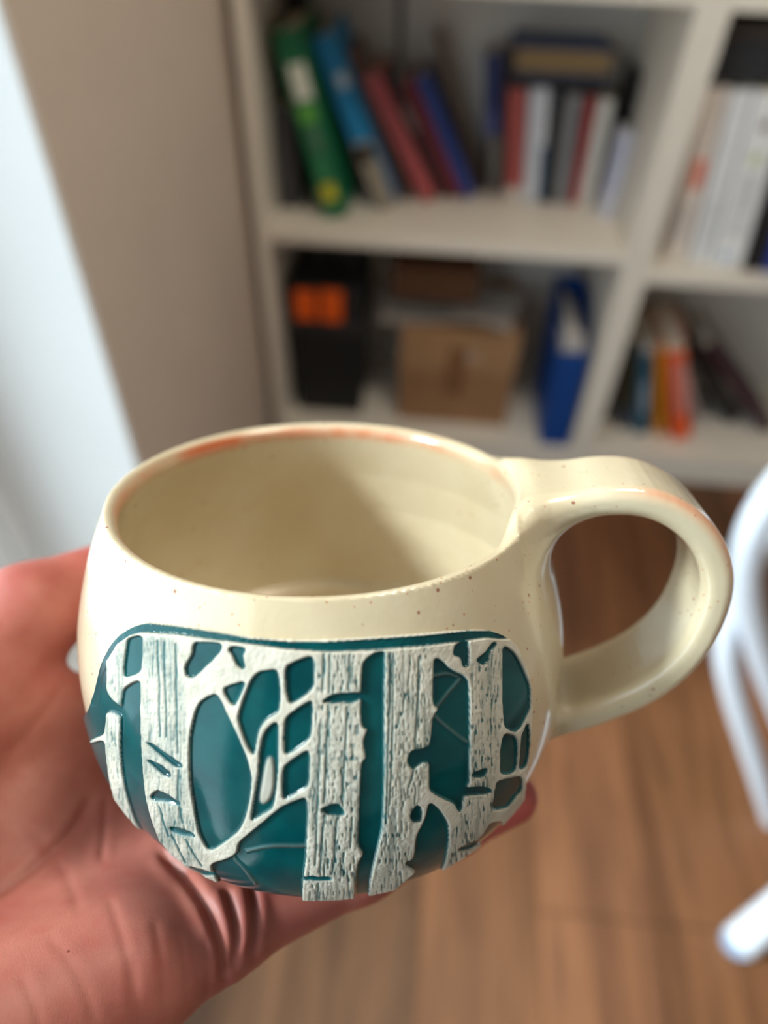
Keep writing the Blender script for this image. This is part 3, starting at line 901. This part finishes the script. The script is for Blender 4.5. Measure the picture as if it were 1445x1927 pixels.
fine = sstep(noise2(3.5, 60), .58, .8)
gro = linefield(grooves, 1.15)
gmap = np.clip(np.maximum(grain * tr * .75, gro * .9) + fine * tr * .25, 0, 1) * (1 - tb)
HEIGHT = .0014 - .00062 * np.maximum(th_, tl * 1.2) + .00025 * thr * tb + .0004 * pl_ * tb - .00022 * gmap + .00007 * (noise2(6, 6) - .5) * (1 - tb) + .00005 * (noise2(3, 3) - .5) * (1 - tb)
GLAZE = np.clip(np.maximum(sstep(tb, .12, .5), tl) * (1 - .75 * pl_) - thr * .10, 0, 1)
WASH = np.clip(gmap * 1.05 + (.34 * tr * noise2(16, 50) + .16 * noise2(30, 40)) * (1.15 - .55 * rightness) + .3 * sstep(blur(teal, 5), .12, .45) * (1 - tb), 0, 1)
def samp(A, x, y):
    x = np.clip(x - RX0, 0, RW - 1.001); y = np.clip(y - RY0_, 0, RH - 1.001)
    i, j = x.astype(int), y.astype(int); a, b = x - i, y - j
    return (A[j, i] * (1 - a) + A[j, i + 1] * a) * (1 - b) + (A[j + 1, i] * (1 - a) + A[j + 1, i + 1] * a) * b

NA, NH = 780, 460
aa = np.radians(np.linspace(-156, -14, NA))
ss = np.linspace(.002, .0735, NH)
Hh, Aa = np.meshgrid(ss, aa, indexing='ij')
r0 = rad_at_h(Hh)
dr = (rad_at_h(Hh + 5e-4) - rad_at_h(Hh - 5e-4)) / 1e-3
nl = np.sqrt(1 + dr * dr)
S0 = shear(Hh)
bp = np.stack([r0 * np.cos(Aa) + S0[..., 0], r0 * np.sin(Aa) + S0[..., 1], HT - Hh], -1)
bn = np.stack([np.cos(Aa) / nl, np.sin(Aa) / nl, dr / nl], -1)
HSOFT = blur(HEIGHT, 7)
ht = np.full(Hh.shape, .0012)
for _ in range(5):      # trace the drawing onto the slab's own relief
    cc = (MBASE + (bp + bn * ht[..., None]) @ MAX_) @ CAM
    U, V = IW / 2 + FPX * cc[..., 0] / -cc[..., 2], IH / 2 - FPX * cc[..., 1] / -cc[..., 2]
    ht = .5 * ht + .5 * samp(HSOFT, U, V)
sm = samp(slabm, U, V)
lim = sstep(Aa, R(-155), R(-151.5)) * sstep(HT - Hh, .0012, .0042)
sm = sm * lim
ht = samp(HEIGHT, U, V)
off = -.0007 + (ht + .0007) * sstep(sm, .12, .72)
PP = bp + bn * off[..., None]
du = np.gradient(PP, axis=1); dv = np.gradient(PP, axis=0)
NN = np.cross(du, dv); NN /= np.linalg.norm(NN, axis=-1)[..., None]
if (NN * bn).sum() < 0: NN = -NN
gl, wa = samp(GLAZE, U, V), samp(WASH, U, V)
gl = np.clip(np.maximum(gl, sstep(sm, .95, .4) * .0), 0, 1)
ids = np.arange(NA * NH).reshape(NH, NA)
Q = np.stack([ids[:-1, :-1], ids[1:, :-1], ids[1:, 1:], ids[:-1, 1:]], -1)
n0 = np.cross(PP[1, 0] - PP[0, 0], PP[1, 1] - PP[0, 0])
if np.dot(n0, bn[0, 0]) < 0: Q = Q[..., ::-1]
keep = np.maximum.reduce([sm[:-1, :-1], sm[1:, :-1], sm[1:, 1:], sm[:-1, 1:]]) > .05
cell = (gl[:-1, :-1] + gl[1:, :-1] + gl[1:, 1:] + gl[:-1, 1:]) / 4 > .5
lab = np.zeros(cell.shape, np.int32)
cur = 0
big = []
cm_ = cell & keep
for si, sj in np.argwhere(cm_):
    if lab[si, sj]: continue
    cur += 1
    lab[si, sj] = cur
    st = [(si, sj)]; cnt = 0
    while st:
        i, j = st.pop(); cnt += 1
        for a, b in ((i + 1, j), (i - 1, j), (i, j + 1), (i, j - 1)):
            if 0 <= a < NH - 1 and 0 <= b < NA - 1 and cm_[a, b] and not lab[a, b]:
                lab[a, b] = cur; st.append((a, b))
    if cnt > 260: big.append(cur)
def relief_mat():
    m, nt, b = nmat('birch_relief_glaze')
    tc = node(nt, 'ShaderNodeTexCoord')
    g = node(nt, 'ShaderNodeAttribute', attribute_name='glaze').outputs['Fac']
    wsh = node(nt, 'ShaderNodeAttribute', attribute_name='wash').outputs['Fac']
    n1 = node(nt, 'ShaderNodeTexNoise', Scale=260.0, Detail=3.0); nt.links.new(tc.outputs['Object'], n1.inputs['Vector'])
    clay = ramp(nt, n1.outputs['Fac'], [(.3, lin((196, 188, 170))), (.7, lin((214, 207, 192)))]).outputs[0]
    clay = mix(nt, wsh, clay, lin((46, 94, 96)))
    n2 = node(nt, 'ShaderNodeTexNoise', Scale=120.0, Detail=3.0); nt.links.new(tc.outputs['Object'], n2.inputs['Vector'])
    tealc = ramp(nt, n2.outputs['Fac'], [(.3, lin((0, 58, 63))), (.7, lin((2, 78, 81)))]).outputs[0]
    nt.links.new(mix(nt, g, clay, tealc), b.inputs['Base Color'])
    rg = node(nt, 'ShaderNodeMapRange'); rg.inputs[3].default_value = .55; rg.inputs[4].default_value = .1
    nt.links.new(g, rg.inputs[0]); nt.links.new(rg.outputs[0], b.inputs['Roughness'])
    n3 = node(nt, 'ShaderNodeTexNoise', Scale=1500.0, Detail=2.0); nt.links.new(tc.outputs['Object'], n3.inputs['Vector'])
    inv = mathn(nt, 'MULTIPLY_ADD', g, -.3, .34)
    bp_ = node(nt, 'ShaderNodeBump', Distance=.0003); nt.links.new(inv, bp_.inputs['Strength'])
    nt.links.new(n3.outputs['Fac'], bp_.inputs['Height']); nt.links.new(bp_.outputs[0], b.inputs['Normal'])
    b.inputs['Specular IOR Level'].default_value = .3
    return m
M_relief = relief_mat()
PF, NF = PP.reshape(-1, 3), NN.reshape(-1, 3)
att = {'glaze': gl.ravel(), 'wash': wa.ravel()}
inbig = np.isin(lab, big)
rp = obj('relief_panel', np_mesh('relief_panel', PF, Q[keep & ~inbig], NF, att), M_relief, mug)
for b_ in big:
    o = obj('glaze_hollow', np_mesh('glaze_hollow', PF, Q[lab == b_], NF, att), M_relief, rp)
rp['label'] = 'raised birch trunks and branches with teal glazed hollows'

# ------------------------------------------------------------------ the hand
def cone(P, a, ra, b, rb):
    a, b = np.array(a, float) / 1000, np.array(b, float) / 1000
    ab = b - a
    t = np.clip(((P - a) @ ab) / (ab @ ab), 0, 1)
    return np.linalg.norm(P - a - t[:, None] * ab, axis=1) - (ra + (rb - ra) * t) / 1000
palm = [((-103, -62, -14), 16, (-54, 0, -14), 11), ((-94, -70, -17), 16, (-41, -14, -15), 11), ((-85, -82, -17), 16, (-28, -29, -15), 11),
        ((-77, -93, -14), 16, (-17, -45, -13), 9.5), ((-66, -84, -7), 17, (-33, -57, -9.5), 12.5), ((-98, -52, 1), 19, (-92, -24, 18), 15.5),
        ((-88, -20, 17), 12, (-60, 2, 2), 9.5), ((-74, -30, -7), 12, (-64, 0, -5), 11), ((-90, -82, -16), 24, (-210, -185, -30), 27), ((-102, -70, -14), 21, (-215, -175, -30), 27)]
fingers = [[((-97, -44, 6), 17), ((-93, -18, 20.5), 14.5), ((-78, 3, 33), 12.3), ((-62.5, 26.5, 33), 9.8)],
           [((-17, -45, -13), 9.3), ((12, -27, -12), 8.0), ((33, -14.5, -11), 7.4), ((49, -6.5, -8.5), 6.6)],
           [((-28, -29, -15), 10), ((8, -4, -11.5), 8.8), ((30, 12, -10.5), 8.2), ((44, 23, -7), 7.2)],
           [((-41, -14, -15), 10), ((-8, 14, -11.5), 9), ((13, 33, -10.5), 8.4), ((28, 46, -3), 7.4)],
           [((-54, 0, -14), 10), ((-28, 27, -11), 9), ((-12, 44, -8), 8.3), ((2, 56, 0), 7.4)]]
def sd_hand(P):
    d = None
    for a, ra, b, rb in palm:
        c = cone(P, a, ra, b, rb)
        d = c if d is None else smin(d, c, .011)
    best = d
    for fi, fg in enumerate(fingers):
        q = None
        for (a, ra), (b, rb) in zip(fg[:-1], fg[1:]):
            c = cone(P, a, ra, b, rb)
            q = c if q is None else smin(q, c, .004)
        best = np.minimum(best, smin(d, q, .012 if fi == 0 else .006))
    return best
P, N, Fc = nets(sd_hand, (-.150, -.150, -.062), (.062, .072, .056), .0011)
def skin_mat():
    m, nt, b = nmat('skin')
    tc = node(nt, 'ShaderNodeTexCoord'); co = tc.outputs['Object']
    n1 = node(nt, 'ShaderNodeTexNoise', Scale=28.0, Detail=4.0, Roughness=.6); nt.links.new(co, n1.inputs['Vector'])
    c = ramp(nt, n1.outputs['Fac'], [(.3, lin((150, 80, 71))), (.5, lin((170, 102, 89))), (.7, lin((182, 116, 101)))]).outputs[0]
    n2 = node(nt, 'ShaderNodeTexNoise', Scale=240.0, Detail=2.0); nt.links.new(co, n2.inputs['Vector'])
    c = mix(nt, ramp(nt, n2.outputs['Fac'], [(.5, (0, 0, 0)), (.75, (.35, .35, .35))]).outputs[0], c, lin((162, 78, 68)))
    at = node(nt, 'ShaderNodeAttribute', attribute_name='flush')
    c = mix(nt, at.outputs['Fac'], c, lin((170, 72, 68)))
    nt.links.new(c, b.inputs['Base Color'])
    b.inputs['Roughness'].default_value = .48
    b.inputs['Specular IOR Level'].default_value = .4
    b.inputs['Subsurface Weight'].default_value = .25
    b.inputs['Subsurface Radius'].default_value = (1.0, .35, .2)
    b.inputs['Subsurface Scale'].default_value = .004
    mp = node(nt, 'ShaderNodeMapping'); mp.inputs['Rotation'].default_value = (0, 0, R(40)); mp.inputs['Scale'].default_value = (2.2, .8, 1)
    nt.links.new(co, mp.inputs[0])
    v = node(nt, 'ShaderNodeTexVoronoi', Scale=1100.0, feature='DISTANCE_TO_EDGE'); nt.links.new(mp.outputs[0], v.inputs['Vector'])
    vr = ramp(nt, v.outputs['Distance'], [(0, (0, 0, 0)), (.12, (1, 1, 1))]).outputs[0]
    n4 = node(nt, 'ShaderNodeTexNoise', Scale=90.0, Detail=4.0); nt.links.new(mp.outputs[0], n4.inputs['Vector'])
    hgt = mathn(nt, 'MULTIPLY_ADD', n4.outputs['Fac'], 1.2, vr)
    bp_ = node(nt, 'ShaderNodeBump', Strength=.10, Distance=.0004); nt.links.new(hgt, bp_.inputs['Height'])
    nt.links.new(bp_.outputs[0], b.inputs['Normal'])
    return m
M_skin = skin_mat()
flush = np.zeros(len(P))
for fg in fingers:
    tip = np.array(fg[-1][0]) / 1000; md = np.array(fg[-2][0]) / 1000
    flush = np.maximum(flush, np.clip(1 - np.linalg.norm(P - tip, axis=1) / .03, 0, 1))
    flush = np.maximum(flush, .45 * np.clip(1 - np.linalg.norm(P - md, axis=1) / .03, 0, 1))
# one subdivision for crease detail
E_ = np.stack([Fc, np.roll(Fc, -1, 1)], -1)
Es = np.sort(E_.reshape(-1, 2), 1)
ue, inv_ = np.unique(Es[:, 0] * (len(P) + 1) + Es[:, 1], return_inverse=True)
ea, eb = ue // (len(P) + 1), ue % (len(P) + 1)
mid_e = inv_.reshape(-1, 4) + len(P)
ctr = np.arange(len(Fc)) + len(P) + len(ue)
P2 = np.concatenate([P, (P[ea] + P[eb]) / 2, P[Fc].mean(1)])
N2 = np.concatenate([N, N[ea] + N[eb], N[Fc].mean(1)]); N2 /= np.linalg.norm(N2, axis=1)[:, None]
F2 = np.concatenate([np.stack([Fc[:, k], mid_e[:, k], ctr, mid_e[:, k - 1]], 1) for k in range(4)])
P2 = P2 - sd_hand(P2)[:, None] * N2
flush = np.concatenate([flush, (flush[ea] + flush[eb]) / 2, flush[Fc].mean(1)])
# skin creases: flexion lines of the palm and of the little finger's root, pressed into the surface
creases = [([(300,1600),(330,1632),(363,1666),(394,1714),(414,1770),(421,1811),(419,1850)], 7, 1.3), ([(425,1670),(434,1700),(443,1742),(444,1777),(437,1826)], 6, 1.0),
           ([(470,1660),(477,1690),(480,1725),(477,1770),(470,1800)], 6, 1.1), ([(172,1500),(140,1560),(98,1604),(25,1668),(-60,1720)], 7, .55),
           ([(200,1500),(196,1560),(190,1620)], 5, .3), ([(120,1290),(80,1350),(20,1420)], 8, .3), ([(290,1730),(304,1811),(311,1925)], 6, .14), ([(252,1794),(259,1915)], 6, .1),
           ([(340,1760),(352,1840),(350,1890)], 5, .14), ([(205,1690),(240,1790),(250,1900)], 6, .12), ([(90,1760),(150,1830),(180,1930)], 7, .1), ([(385,1760),(395,1830),(388,1870)], 5, .2),
           ([(20,1540),(70,1570),(130,1650),(150,1720)], 7, .12), ([(40,1830),(70,1900),(80,1960)], 7, .1)]
cc = (MBASE + P2 @ MAX_) @ CAM
UV = np.stack([IW / 2 + FPX * cc[:, 0] / -cc[:, 2], IH / 2 - FPX * cc[:, 1] / -cc[:, 2]], 1)
camL = MAX_ @ (-MBASE)
face = ((camL - P2) * N2).sum(1) > 0
dep = np.zeros(len(P2))
for ln, sg, mm in creases:
    p = smooth_poly(ln, 2, False)
    box_ = face & (UV[:, 0] > p[:, 0].min() - 60) & (UV[:, 0] < p[:, 0].max() + 60) & (UV[:, 1] > p[:, 1].min() - 60) & (UV[:, 1] < p[:, 1].max() + 60)
    q = UV[box_]; d = np.full(len(q), 1e9); tt = np.zeros(len(q))
    for i, (a, b) in enumerate(zip(p[:-1], p[1:])):
        ab = b - a; t = np.clip(((q - a) @ ab) / max(ab @ ab, 1e-9), 0, 1)
        dd = np.hypot(*(q - a - t[:, None] * ab).T); m = dd < d
        d = np.where(m, dd, d); tt = np.where(m, (i + t) / (len(p) - 1), tt)
    fade = np.clip(np.minimum(tt, 1 - tt) * 5 + .15, 0, 1)
    dep[box_] += fade * mm * .001 * (np.exp(-.5 * (d / sg) ** 2) - .38 * np.exp(-.5 * ((d - 3.0 * sg) / (1.4 * sg)) ** 2))
P2 = P2 - dep[:, None] * N2
hand = obj('hand', np_mesh('hand', P2, F2, None, {'flush': flush}), M_skin)
hand.matrix_world = Matrix(mw.tolist())
tag(hand, 'bare left hand cupping the mug from below, thumb against its side', 'hand')
